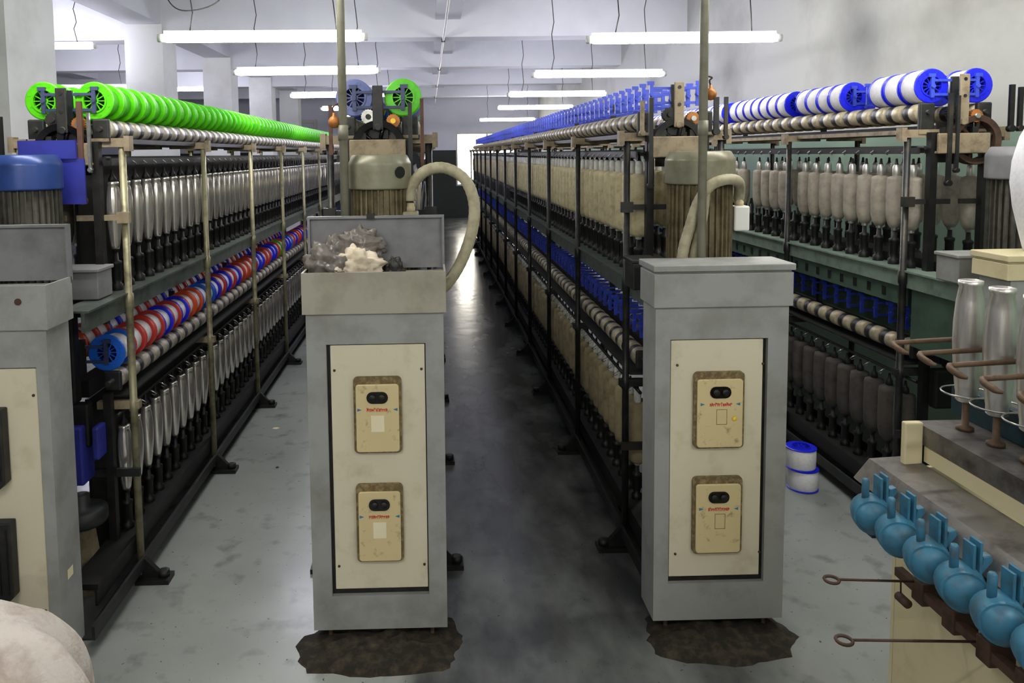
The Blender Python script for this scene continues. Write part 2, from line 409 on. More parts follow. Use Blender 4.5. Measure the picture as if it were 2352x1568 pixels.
def flange_me(col): 
    if ('fl', col) not in MESH: MESH[('fl', col)] = flange_mb().mesh('flange', col)
    return MESH[('fl', col)]
def wound_me(col, hub, r=.060, L=.092):
    k = ('wd', col, hub, r)
    if k not in MESH:
        mb = MB().ring([(.041, -L/2), (r-.003, -L/2), (r, -L/2+.004), (r+.001, 0), (r, L/2-.004), (r-.003, L/2), (.041, L/2)], 28, smooth=False)
        for i in range(len(mb.sm)): mb.sm[i] = True
        for i in range(28): mb.m[6*28+i] = 1
        mb.lathe([(0.0405, .0), (.0405, .002)], 16, 'y', mi=1)
        MESH[k] = mb.mesh('wound_yarn', [col, hub])
    return MESH[k]
def spool_far_me(fc, yc, r):
    k = ('sf', fc, yc, r)
    if k not in MESH:
        f = .069
        MESH[k] = MB().lathe([(.03, -.048), (.033, -.05), (f, -.05), (f, -.043), (r, -.043), (r, .043), (f, .043), (f, .05), (.03, .05)], 18, 'y',
                             mis=[0, 0, 0, 0, 1, 0, 0, 0], smooth=False).mesh('thread_spool', [fc, yc])
    return MESH[k]
def spool(loc, rz, fc, yc, r, label, group, near=True, upright=False):
    if near:
        o = empty('thread_spool', loc, rz)
        if upright: o.rotation_euler = (R(-90), 0, rz)
        put('wound_yarn', wound_me(yc, 'hub_green' if fc == 'plastic_green' else 'hub_red' if fc in ('plastic_red', 'plastic_orange') else 'hub_blue', r), o)
        put('flange', flange_me(fc), o, (0, -.0475, 0)); put('flange', flange_me(fc), o, (0, .0475, 0), rot=(0, 0, math.pi))
    else:
        o = put('thread_spool', spool_far_me(fc, yc, r), None, loc, rz)
    return tag(o, label, 'spool', group)
# yarn bobbins: root mesh = the tube, child = the yarn
BOB = {
 'metal': dict(core='machine_black', yarn='alu_polish', prof=[(.014, .0), (.017, .012), (.021, .04), (.026, .09), (.0285, .14), (.0275, .185), (.0225, .225), (.0195, .238), (.0215, .241), (.0215, .250), (.012, .252)], top=.272),
 'cream': dict(core='yarn_pale', yarn='yarn_cream', prof=[(.026, .0), (.037, .012), (.040, .03), (.041, .12), (.040, .22), (.038, .24), (.018, .25)], top=.30),
 'tan': dict(core='yarn_pale', yarn='yarn_tan', prof=[(.026, .0), (.036, .012), (.039, .03), (.040, .12), (.039, .22), (.037, .24), (.018, .25)], top=.30),
 'dirty': dict(core='alu', yarn='yarn_dirty', prof=[(.018, .0), (.028, .018), (.035, .05), (.037, .12), (.036, .20), (.034, .214), (.017, .220)], top=.268),
 'dim': dict(core='machine_dark', yarn='yarn_dim', prof=[(.018, .0), (.032, .018), (.040, .05), (.042, .12), (.041, .22), (.038, .236), (.016, .242)], top=.27),
}
def bob_core(kind):
    b = BOB[kind]; t = b['top']; y1 = b['prof'][-1][1]
    return MB().lathe([(.010, -.012), (.013, -.01), (.013, y1), (.0155, y1+.004), (.0145, t-.008), (.009, t), (.006, t+.006), (.0045, t+.024), (0, t+.026)], 10, mis=[0]*5+[1]*3)
def bobbin(kind, loc, rz, label, group, near=True):
    b = BOB[kind]
    if near:
        if ('bc', kind) not in MESH:
            MESH[('bc', kind)] = bob_core(kind).mesh('yarn_bobbin', [b['core'], 'machine_black'])
            MESH[('by', kind)] = MB().lathe(b['prof'], 14).mesh('yarn', b['yarn'])
        o = put('yarn_bobbin', MESH[('bc', kind)], None, loc, rz); put('metal_sleeve' if kind == 'metal' else 'yarn', MESH[('by', kind)], o)
    else:
        if ('bf', kind) not in MESH:
            m = bob_core(kind); m.add(MB().lathe(b['prof'], 10), mi_off=2); MESH[('bf', kind)] = m.mesh('yarn_bobbin', [b['core'], 'machine_black', b['yarn']])
        o = put('yarn_bobbin', MESH[('bf', kind)], None, loc, rz)
    return tag(o, label, 'bobbin', group)
def bobbin_far_mb(kind, off, mb):
    b = BOB[kind]; t = b['top']
    mb.add(MB().lathe([(.012, b['prof'][-1][1]), (.010, t), (.004, t+.02)], 6), off)
    mb.add(MB().lathe([p for i, p in enumerate(b['prof']) if i % 2 == 0 or i == len(b['prof'])-1], 7), off, 1)

# ------------------------------------------------------------------ the twisting machines
HX = .183
def make_machine(cfg):
    X0, Y0, yaw, NB = cfg['x'], cfg['y'], R(cfg.get('yaw', 0)), cfg['nb']
    root = empty('twisting_machine', (X0, Y0, 0), yaw); tag(root, cfg['label'], 'machine', 'twisting machines side by side')
    L = NB*1.0; y_0 = -.34
    pm, rm, hm = cfg['post'], cfg['rail'], cfg['holder']
    W = lambda x, y, z: tuple(a+b for a, b in zip((X0, Y0, 0), rot2((x, y, z), yaw)))
    dz = cfg.get('dz', 0.0)
    vis = cfg['vis']                       # sides in view
    # posts, feet, brackets
    pk = MB().lathe([(.014, .03), (.014, .66), (.018, .665), (.018, .70), (.014, .705), (.014, 1.05), (.018, 1.055), (.018, 1.10), (.013, 1.105), (.013, 1.645)], 10).mesh('post', pm)
    ft = {}; bk = {}; bl = {}
    for s in (-1, 1):
        f = MB(); f.box(min(0, s*.10)-.012, max(0, s*.10)+.012, -.035, .035, 0, .018)
        f.prism([(s*a, b) for a, b in ((-.012, .018), (.085, .018), (.02, .09), (-.012, .09))], 'y', -.012, .012)
        f.lathe([(.022, .018), (.022, .04), (.012, .042)], 8, 'z', (s*.085, 0, 0)); ft[s] = f.mesh('foot', 'machine_black')
        bk[s] = MB().box(min(s*-.16, s*.03), max(s*-.16, s*.03), -.016, .016, 1.64, 1.672).box(min(s*.014, s*.034), max(s*.014, s*.034), -.02, .02, 1.625, 1.68).mesh('bracket', cfg.get('bracket', 'tan_plate'))
        bl[s] = MB().box(min(s*-.13, s*.025), max(s*-.13, s*.025), -.014, .014, .672, .70).mesh('bracket', 'machine_dark' if pm == 'post_dark' else 'tan_plate')
    for s in (-1, 1):
        for i in range(NB+1):
            put('post', pk, root, (s*HX, i, 0)); put('foot', ft[s], root, (s*HX, i, 0))
            put('bracket', bk[s], root, (s*HX, i, 0))
            if s in vis: put('bracket', bl[s], root, (s*HX, i, 0))
        # long rails
        part('table_rail', MB().box(min(s*.160, s*.172), max(s*.160, s*.172), y_0, L, 1.035, 1.10).box(min(s*.085, s*.186), max(s*.085, s*.186), y_0, L, 1.10, 1.107), rm, root)
        part('floor_rail', MB().box(min(s*.155, s*.20), max(s*.155, s*.20), y_0-.1, L, .055, .062).box(min(s*.190, s*.20), max(s*.190, s*.20), y_0-.1, L, .062, .10), 'machine_dark', root)
        part('spindle_rail', MB().box(min(s*.075, s*.172), max(s*.075, s*.172), y_0, L, .165, .185).box(min(s*.160, s*.168), max(s*.160, s*.168), y_0, L, .11, .165), 'machine_black', root)
        part('top_rail', MB().box(min(s*.045, s*.065), max(s*.045, s*.065), -.05, L, 1.655, 1.68), 'machine_dark', root)
        part('drip_tray', MB().box(min(s*.078, s*.150), max(s*.078, s*.150), -.02, L, 1.654, 1.660).box(min(s*.146, s*.150), max(s*.146, s*.150), -.02, L, 1.660, 1.672), cfg.get('tray', 'machine_dark'), root)
        part('guide_rod', MB().lathe([(.007, -.04), (.007, L)], 8, 'y', (s*.135, 0, 1.600)).box(min(s*.150, s*.156), max(s*.150, s*.156), -.03, L, 1.575, 1.600), 'machine_black', root)
        part('drum_shaft', MB().lathe([(.010, -.03), (.010, L)], 8, 'y', (s*.115, 0, 1.705+dz)), 'machine_dark', root)
        part('bearing_block', MB().box(s*.115-.030, s*.115+.030, -.016, .004, 1.668, 1.742+dz), 'machine_dark', root, bevel=.006)
        if s in vis:
            part('bearing_block', MB().box(s*.115-.030, s*.115+.030, -.016, .004, .742, .815), 'machine_dark', root, bevel=.006)
            part('lower_drum_shaft', MB().lathe([(.010, -.06), (.010, L)], 8, 'y', (s*.115, 0, .78)), 'machine_dark', root)
            part('lower_tray', MB().box(min(s*.07, s*.165), max(s*.07, s*.165), 0, L, .715, .722), 'machine_dark', root)
            part('lower_guide_rod', MB().lathe([(.007, -.04), (.007, L)], 8, 'y', (s*.135, 0, .655)), 'machine_black', root)
    # central spine, drive channels
    part('top_beam', MB().box(-.035, .035, -.03, L, 1.66, 1.69), 'machine_dark', root)
    part('drive_channel', MB().box(-.06, .06, -.02, L, 1.02, 1.14), 'machine_black', root)
    part('lower_drive_channel', MB().box(-.06, .06, -.02, L, .10, .22), 'machine_black', root)
    part('middle_beam', MB().box(-.03, .03, -.02, L, .72, .78), 'machine_black', root)
    hp = MB().box(-.014, .014, -.006, .006, 1.69, 1.845+dz).mesh('holder_post', 'machine_dark')
    hp2 = MB().box(-.014, .014, -.006, .006, .78, .935).mesh('holder_post', 'machine_dark')
    for i in range(NB): put('holder_post', hp, root, (0, i+.0, 0)); put('holder_post', hp2, root, (0, i+.0, 0))
    if cfg.get('core_sheet'):
        part('core_sheet', MB().box(-.006, .006, .02, L, 1.14, 1.60).box(-.006, .006, .02, L, .22, .70), 'machine_black', root)  # added black sheet standing in for the unlit interior
    # spool holders: a small upright fork on two arms either side of the spine
    def holder_mb(s, z):
        m = MB()
        m.box(min(s*.014, s*.09), max(s*.014, s*.09), -.003, .003, z+.018, z+.028)
        m.box(min(s*.014, s*.09), max(s*.014, s*.09), -.003, .003, z-.038, z-.028)
        m.box(min(s*.083, s*.097), max(s*.083, s*.097), -.005, .005, z-.045, z+.045)
        m.box(min(s*.080, s*.108), max(s*.080, s*.108), -.006, .006, z+.036, z+.050)
        m.lathe([(.008, -.012), (.008, .012)], 8, 'y', (s*.09, 0, z))
        return m
    def roller_mb():
        return MB().lathe([(.012, -.047), (.034, -.046), (.036, -.042), (.036, -.002), (.0345, .000), (.0345, .010), (.0345, .018), (.0345, .040), (.012, .042)], 16, 'y', mis=[0, 0, 0, 1, 1, 1, 1, 1])
    rmats = [cfg.get('drum', 'drum_cream'), 'machine_black']
    rme = roller_mb().mesh('winding_drum', rmats)
    spm = MB().lathe([(.008, 1.06), (.015, 1.065), (.015, 1.095), (.022, 1.108), (.022, 1.128), (.013, 1.135), (.017, 1.15), (.017, 1.20), (.020, 1.205), (.020, 1.215), (.010, 1.22), (.007, 1.27)], 10)
    spm.box(-.004, .004, .018, .034, 1.107, 1.16)
    sme = spm.mesh('spindle', 'machine_black')
    gm = MB(); gm.tube([(0, 0, 0), (.02, 0, -.01), (.03, .006, -.02), (.02, .012, -.028), (.012, .004, -.02)], .0025, 4)
    for s, tier, nh, nr, ns, ng in cfg['rows']:
        # counts of individually built holders, drums, spindles; the rest of the row up to ng is one joined part
        up = tier == 'up'; zd = 0.0 if up else -.925; zh = (1.808+dz) if up else .882; zr = (1.705+dz) if up else .78
        hmb = holder_mb(s, 0); hme = hmb.mesh('spool_holder', hm)
        rest_h, rest_r, rest_s, gg = MB(), MB(), MB(), MB()
        for k in range(ng):
            y = SP*(k+.5)
            if k < nh: put('spool_holder', hme, root, (0, y-SP/2, zh))
            else: rest_h.add(hmb, (0, y-SP/2, zh))
            if k < nr: put('winding_drum', rme, root, (s*.115, y, zr))
            elif k % 1 == 0: rest_r.add(MB().lathe([(.012, -.047), (.036, -.042), (.036, -.002), (.034, .040)], 8, 'y', mis=[0, 0, 1]), (s*.115, y, zr))
            if k < ns: put('spindle', sme, root, (s*.12, y, zd))
            else: rest_s.add(MB().lathe([(.015, 1.06), (.022, 1.118), (.015, 1.14), (.018, 1.21), (.008, 1.27)], 6), (s*.12, y, zd))
            g2 = MB(); g2.v = [(s*a, b, c) for a, b, c in gm.v]; g2.f, g2.m, g2.sm = gm.f, gm.m, gm.sm
            gg.add(g2, (s*.135, y, (1.60 if up else .655)))
        if rest_h.v: part('far_spool_holder_row', rest_h, hm, root, stuff=True)
        if rest_r.v: part('far_drum_row', rest_r, rmats, root, stuff=True)
        if rest_s.v: part('far_spindle_row', rest_s, 'machine_black', root, stuff=True)
        part('thread_guide_row', gg, 'steel', root, stuff=True)
    # near end: plate, uprights, pulley, gears, pivot plate, levers
    part('end_plate', MB().box(-.105, .10, -.075, -.06, 1.575, 1.655).box(-.105, .10, -.06, -.02, 1.575, 1.585), 'tan_plate', root, bevel=.004)
    for s in (-1, 1):
        part('end_upright', MB().box(s*.105-.014, s*.105+.014, -.05, -.02, 1.0, 1.66), 'machine_black', root)
        part('end_upright', MB().box(s*.105-.014, s*.105+.014, -.05, -.02, .06, .74), 'machine_black', root)
        part('guard_bar', MB().box(min(s*.02, s*.205), max(s*.02, s*.205), -.03, -.016, 1.375, 1.395).box(min(s*.165, s*.21), max(s*.165, s*.21), -.034, -.012, 1.365, 1.405), 'tan_plate' if pm == 'post_pale' else 'machine_dark', root)
        part('guard_bar', MB().box(min(s*.02, s*.205), max(s*.02, s*.205), -.03, -.016, .42, .45), 'machine_dark', root)
    pu = MB(); pr = .098
    pu.ring([(pr-.024, -.020), (pr-.002, -.024), (pr, -.018), (pr, .018), (pr-.002, .024), (pr-.024, .020)], 40, 'y')
    pu.lathe([(0, -.028), (.022, -.028), (.024, -.02), (.024, .024), (0, .026)], 14, 'y')
    for k in range(6):
        a = 2*math.pi*k/6+.3; c, s_ = math.cos(a), math.sin(a)
        pu.tube([(c*.02, 0, s_*.02), (c*(pr-.008), 0, s_*(pr-.008))], .008, 6)
    pulley = part('drive_pulley', pu, cfg.get('pulley', 'black_gloss'), root, (cfg.get('px', 0), -.035, 1.628))
    part('gear_shroud', MB().box(-.075, .075, -.012, -.006, 1.54, 1.70), 'machine_black', root)
    def gear(x, z, r, m_, hub):
        g = MB(); nn = 18
        poly = []
        for k in range(nn*2):
            a = math.pi*k/nn; rr = r if k % 2 else r-.003
            poly.append((rr*math.cos(a), rr*math.sin(a)))
        g.prism(poly, 'y', -.010, .010)
        go = part('gear', g, m_, root, (x, -.045, z)); part('gear_hub', MB().lathe([(.010, -.02), (.010, .012), (.004, .014)], 10, 'y'), hub, go)
    gear(-.035, 1.738, .028, 'steel' if cfg.get('bright_gears') else 'machine_dark', 'machine_dark'); gear(.055, 1.722, .026, cfg.get('gear2', 'copper'), 'lamp_yellow' if cfg.get('bright_gears') else 'steel')
    pv = MB().box(-.019, .019, -.062, -.052, 1.69, 1.85+dz).lathe([(.014, -.066), (.014, -.060)], 10, 'y', (0, 0, 1.70))
    po = part('pivot_plate', pv, cfg.get('pivot', 'machine_dark'), root, bevel=.003)
    for z in (1.83, 1.765): part('bolt_hole', MB().lathe([(.007, -.0635), (.007, -.062)], 10, 'y', (0, 0, z+dz)), 'black', po)
    for (x, z0, z1, wd, m_) in cfg.get('levers', ()):
        part('lever_bar', MB().box(x-wd/2, x+wd/2, -.082, -.070, z0, z1).lathe([(wd*.75, -.088), (wd*.75, -.066)], 10, 'y', (x, 0, z0+.01)), m_, root)
    # drive motor standing in front of the end frame
    mc, mf, mx, my, mr, ztop = cfg['motor']
    mo = empty('drive_motor', (mx, my, 0)); mo.parent = root
    part('fan_cover', MB().lathe([(0, ztop), (mr*.80, ztop), (mr*.84, ztop-.0005), (mr*.88, ztop-.003), (mr*.985, ztop-.026), (mr*.998, ztop-.032), (mr, ztop-.036), (mr, ztop-.111), (mr, ztop-.115), (mr-.006, ztop-.118), (mr-.006, ztop-.05), (0, ztop-.05)], 48, 'z'), mc, mo, bevel=0)
    fb = MB().lathe([(0, 1.14), (mr-.022, 1.14), (mr-.018, 1.16), (mr-.018, ztop-.06), (0, ztop-.06)], 24)
    part('motor_body', fb, mf, mo)
    fin = MB().box(-.0025, .0025, mr-.020, mr-.008, 1.18, ztop-.09).mesh('cooling_fin', mf)
    for k in range(30):
        put('cooling_fin', fin, mo, rz=2*math.pi*k/30)
    if cfg.get('cap_badge'):
        part('badge', MB().lathe([(.020, -.004), (.020, .001), (.014, .002)], 16, 'y', (0, 0, 0)), 'black_gloss', mo, (.072, -math.sqrt(max(mr*mr-.072**2, 0)), ztop-.06), rz=math.asin(.072/mr))
    tb = cfg.get('terminal')
    if tb:
        t_ = part('terminal_box', MB().box(tb[0]-.028, tb[0]+.028, tb[1]-.03, tb[1]+.03, tb[2]-.05, tb[2]+.04), 'fixture_white' if cfg.get('tb_white') else 'hose_beige', mo, bevel=.006)
        part('cable_gland', MB().lathe([(.016, .04), (.016, .055), (.013, .057), (.013, .068)], 10, 'z', (tb[0], tb[1], tb[2])), 'yarn_cream', mo)
    part('motor_flange', MB().lathe([(0, 1.10), (mr-.02, 1.10), (mr-.02, 1.125), (mr-.03, 1.14), (0, 1.14)], 20), 'motor_dark', mo)
    part('motor_shelf', MB().box(-.16, .16, -.12, .10, 1.075, 1.098), 'machine_dark', mo)
    jb = cfg.get('jbox')
    if jb:
        x, y, z0, z1, w_, m_ = jb
        j = part('junction_box', MB().box(x-w_/2, x+w_/2, y-.06, y+.06, z0, z1), m_, root, bevel=.004)
        part('box_lid', MB().box(x-w_/2-.006, x+w_/2+.006, y-.066, y+.066, z1+.001, z1+.014), m_, j, bevel=.003)
    # lower front end gear
    part('lower_gear_case', MB().box(-.10, .06, -.10, -.055, .56, .72).box(-.05, .02, -.10, -.05, .72, 1.05), 'machine_black', root, bevel=.01)
    part('brake_drum', MB().lathe([(.02, .30), (.085, .30), (.09, .31), (.09, .345), (.07, .355), (.03, .36), (.03, .40), (0, .40)], 20, 'z', (.03, -.13, 0)), 'machine_dark', root)
    part('drum_stand', MB().box(-.04, .10, -.20, -.06, .06, .08).prism([(-.03, .08), (.09, .08), (.06, .30), (0, .30)], 'y', -.16, -.10), 'tan_plate' if pm == 'post_pale' else 'machine_dark', root)
    if cfg.get('lower_blue'):
        part('lower_motor', MB().box(-.06, .045, -.13, -.03, .43, .645).box(.075, .10, -.12, -.05, .52, .64), 'gearbox_blue', root, bevel=.008)
    if cfg.get('blue_case'):
        bc = MB().box(-.14, .06, -.098, -.092, 1.60, 1.665).prism([(-.14, 1.44), (.085, 1.44), (.085, 1.60), (.06, 1.60), (.06, 1.665), (-.14, 1.665)], 'y', -.092, -.084)
        part('belt_guard', bc, 'gearbox_blue', root)
    if cfg.get('panels'):
        s = cfg['panels']
        part('core_panel', MB().box(-.008, .008, -.30, L, .79, 1.02), 'panel_green', root)
        part('side_panel', MB().box(min(s*.150, s*.156), max(s*.150, s*.156), -.36, -.02, .80, 1.034), 'panel_green', root)
        pm_ = MB().box(min(s*.150, s*.156), max(s*.150, s*.156), .012, .988, .955, 1.034).mesh('side_panel', 'panel_green')
        hm_ = MB().box(min(s*.1562, s*.1585), max(s*.1562, s*.1585), -.013, .013, 0, .038).mesh('panel_slot', 'black')
        for i in range(NB):
            p = put('side_panel', pm_, root, (0, i, 0))
            if i < 4:
                for k in range(9): put('panel_slot', hm_, p, (0, SP*(k+.5), .975))
    return root, W, yaw

MACHINES = [
 dict(key='leftmost', x=-1.293, y=2.80, nb=11, post='post_pale', rail='rail_grey', holder='holder_slate', vis=(1,), drum='drum_white', core_sheet=True,
      label='leftmost twisting machine with pale posts and a blue motor',
      rows=[(1, 'up', 12, 54, 54, 95), (1, 'low', 6, 54, 54, 95), (-1, 'up', 2, 9, 9, 40)],
      motor=('motor_blue', 'motor_dark', -.062, -.20, .113, 1.615), jbox=(.075, -.10, 1.11, 1.205, .135, 'cab_dark'), lower_blue=True, blue_case=True, px=-.01,
      levers=[(.07, 1.44, 1.80, .018, 'brown_bar'), (.10, 1.55, 1.76, .010, 'steel'), (-.21, 1.55, 1.75, .02, 'machine_black')]),
 dict(key='second', x=-.18, y=2.85, nb=11, post='post_dark', rail='rail_grey', holder='holder_slate', vis=(1, -1), bright_gears=True,
      label='second twisting machine, its end frame with shiny black pulley and olive motor',
      rows=[(1, 'up', 9, 9, 9, 60), (-1, 'up', 9, 9, 9, 60), (1, 'low', 0, 6, 6, 40)],
      motor=('motor_grey', 'motor_fins', .012, -.20, .109, 1.60), cap_badge=True, terminal=(.105, -.03, 1.365),
      levers=[(.117, 1.41, 1.785, .015, 'machine_dark'), (.160, 1.52, 1.80, .013, 'brown_bar'), (-.17, 1.60, 1.78, .013, 'brown_bar')]),
 dict(key='third', x=.955, y=2.95, yaw=-.35, nb=12, post='post_dark', rail='rail_grey', holder='holder_blue', vis=(-1,), pulley='machine_dark', dz=.01,
      label='third twisting machine with empty blue spool forks and cream yarn',
      rows=[(-1, 'up', 45, 36, 45, 108), (-1, 'low', 45, 36, 45, 108), (1, 'up', 18, 9, 9, 108), (1, 'low', 0, 0, 0, 27)],
      motor=('motor_grey', 'motor_fins', .027, -.212, .122, 1.598), terminal=(.142, -.01, 1.36), tb_white=True, jbox=(-.19, -.24, 1.11, 1.205, .09, 'machine_dark'), pivot='tan_plate',
      levers=[(-.112, 1.46, 1.80, .016, 'machine_dark'), (-.145, 1.66, 1.79, .014, 'tan_plate'), (.135, 1.66, 1.80, .018, 'machine_dark'), (.172, 1.64, 1.80, .013, 'post_dark')]),
 dict(key='rightmost', x=2.10, y=3.02, nb=11, post='post_dark', rail='rail_green', holder='holder_blue', vis=(-1,), pulley='rust', dz=.035, panels=-1, pivot='tan_plate', tray='tan_plate',
      label='rightmost twisting machine with pale green rails along the wall',
      rows=[(-1, 'up', 27, 36, 36, 80), (-1, 'low', 27, 27, 27, 60), (1, 'up', 9, 9, 18, 60)],
      motor=('cab_dark', 'motor_dark', .06, -.30, .12, 1.60), jbox=(-.15, -.32, 1.115, 1.205, .15, 'cab_grey'), px=.06,
      levers=[(-.065, 1.45, 1.81, .016, 'post_dark'), (-.035, 1.50, 1.80, .012, 'machine_dark'), (.175, 1.66, 1.84, .018, 'machine_black'), (.21, 1.66, 1.83, .016, 'machine_black')]),
]
MW = {}
for c in MACHINES:
    _, W_, yw = make_machine(c); MW[c['key']] = (W_, yw, c)

# ------------------------------------------------------------------ spools on the machines
def spool_row(key, side, z, ks, cols, yarn, r, desc, where, near_n=14, group=None):
    W_, yw, c = MW[key]
    for n, k in enumerate(ks):
        fc = cols[n % len(cols)] if isinstance(cols, list) else cols
        d = desc if isinstance(desc, str) else desc[fc]
        jz = random.uniform(-.0015, .0015)
        spool(W_(side*.09, SP*(k+.5), z+jz), yw, fc, yarn, r, '%s, %s from near end of %s' % (d, nth(n+1), where), group, near=n < near_n)
CN = {'plastic_blue': 'blue', 'plastic_sky': 'light blue', 'plastic_red': 'red', 'plastic_orange': 'orange', 'plastic_green': 'green', 'plastic_slate': 'slate blue'}
DESC = {k: '%s flanged yarn spool' % v for k, v in CN.items()}
spool_row('leftmost', 1, 1.808, range(58), 'plastic_green', 'yarn_green', .053, 'bright green thread spool', "leftmost machine's top right row", 20, 'green spools on the leftmost machine')
spool_row('leftmost', -1, 1.808, range(26), 'plastic_green', 'yarn_green', .053, 'bright green thread spool', "leftmost machine's top left row", 4, 'green spools on the leftmost machine')
b, s_, r_, o_, g_ = 'plastic_blue', 'plastic_sky', 'plastic_red', 'plastic_orange', 'plastic_green'
seqR = [s_, r_, r_, r_, b, r_, b, o_, o_, s_, s_, b, r_, b, r_, b, r_, o_, o_, r_, b, b, r_, r_, b, b, r_, g_, o_, b, b, s_, r_, b, r_, r_, b, o_, b, r_, b, b, r_, b]
seqL = [o_, r_, r_, b, b, r_, r_, r_, b, b, r_, r_, r_, b, o_, r_, b, b, r_, b, o_, r_, b, r_, b, b, r_, o_, b, r_, r_, b, r_, b, r_, b]
spool_row('leftmost', 1, .882, range(44), seqR, 'yarn_white', .054, DESC, "leftmost machine's lower right row", 18, 'mixed spools on the leftmost machine')
spool_row('leftmost', -1, .882, range(36), seqL, 'yarn_white', .054, DESC, "leftmost machine's lower left row", 10, 'mixed spools on the leftmost machine')
spool_row('second', 1, 1.812, range(12), [g_, s_, 'plastic_slate', r_, s_, g_, 'plastic_slate', g_, s_, r_, g_, s_], 'yarn_white', .050, DESC, "second machine's top right row", 4, 'spools on the second machine')
spool_row('second', -1, 1.812, range(12), ['plastic_slate', 'plastic_slate', b, g_, 'plastic_slate', s_, r_, g_, b, s_, g_, b], 'yarn_white', .050, DESC, "second machine's top left row", 4, 'spools on the second machine')
ks = [0, 1, 2]+list(range(5, 9))+list(range(10, 17))+list(range(18, 38))
spool_row('rightmost', -1, 1.843, ks, 'plastic_blue', 'yarn_white', .066, 'blue flanged spool full of white yarn', "rightmost machine's left row", 16, 'white yarn spools on the rightmost machine')
spool_row('rightmost', 1, 1.843, [0, 2, 3, 7, 8, 9, 12, 13, 14, 18, 19, 20, 21], 'plastic_blue', 'yarn_white', .064, 'blue flanged spool full of white yarn', "rightmost machine's wall-side row", 6, 'white yarn spools on the rightmost machine')

# ------------------------------------------------------------------ yarn bobbins on the spindles
def bob_row(key, side, tier, kind, n, total, desc, where, near_n=20, skip=()):
    W_, yw, c = MW[key]; z = 1.262 if tier == 'up' else .337
    i = 0
    for k in range(n):
        if k in skip: continue
        i += 1
        bobbin(kind, W_(side*.12, SP*(k+.5), z), yw+random.uniform(-3, 3), '%s, %s from near end, %s' % (desc, nth(i), where), 'yarn bobbins on the spindles', near=k < near_n)
    if total > n:
        mb = MB()
        for k in range(n, total): bobbin_far_mb(kind, W_(side*.12, SP*(k+.5), z), mb)
        o = part('far_yarn_bobbin_row', mb, [BOB[kind]['core'], BOB[kind]['yarn']]); o['kind'] = 'stuff'
        tag(o, 'distant run of %ss at far end, %s' % (desc, where), 'bobbins')
bob_row('leftmost', 1, 'up', 'metal', 54, 95, 'slender aluminium bobbin', "leftmost machine's upper aisle side", 24)
bob_row('leftmost', 1, 'low', 'metal', 48, 90, 'slender aluminium bobbin', "leftmost machine's lower aisle side", 20)
bob_row('leftmost', -1, 'up', 'dirty', 14, 14, 'dull beige yarn bobbin', "leftmost machine's hidden left side", 4)
bob_row('second', 1, 'up', 'metal', 7, 7, 'slender aluminium bobbin', "second machine's right side", 4)
bob_row('second', -1, 'up', 'metal', 7, 7, 'slender aluminium bobbin', "second machine's left side", 4)
bob_row('third', -1, 'up', 'cream', 54, 108, 'cream yarn bobbin', "third machine's upper tier", 27)
bob_row('third', -1, 'low', 'tan', 45, 105, 'tan yarn bobbin', "third machine's lower tier", 20)
bob_row('third', 1, 'up', 'cream', 12, 40, 'cream yarn bobbin', "third machine's far right side", 4)
bob_row('rightmost', -1, 'up', 'dirty', 30, 60, 'greyish yarn bobbin with metal tip', "rightmost machine's upper tier", 20, skip=(9, 14))
bob_row('rightmost', -1, 'low', 'dim', 24, 40, 'dark dusty yarn bobbin', "rightmost machine's lower tier", 14)
bob_row('rightmost', 1, 'up', 'dirty', 16, 16, 'greyish yarn bobbin', "rightmost machine's wall side", 4)

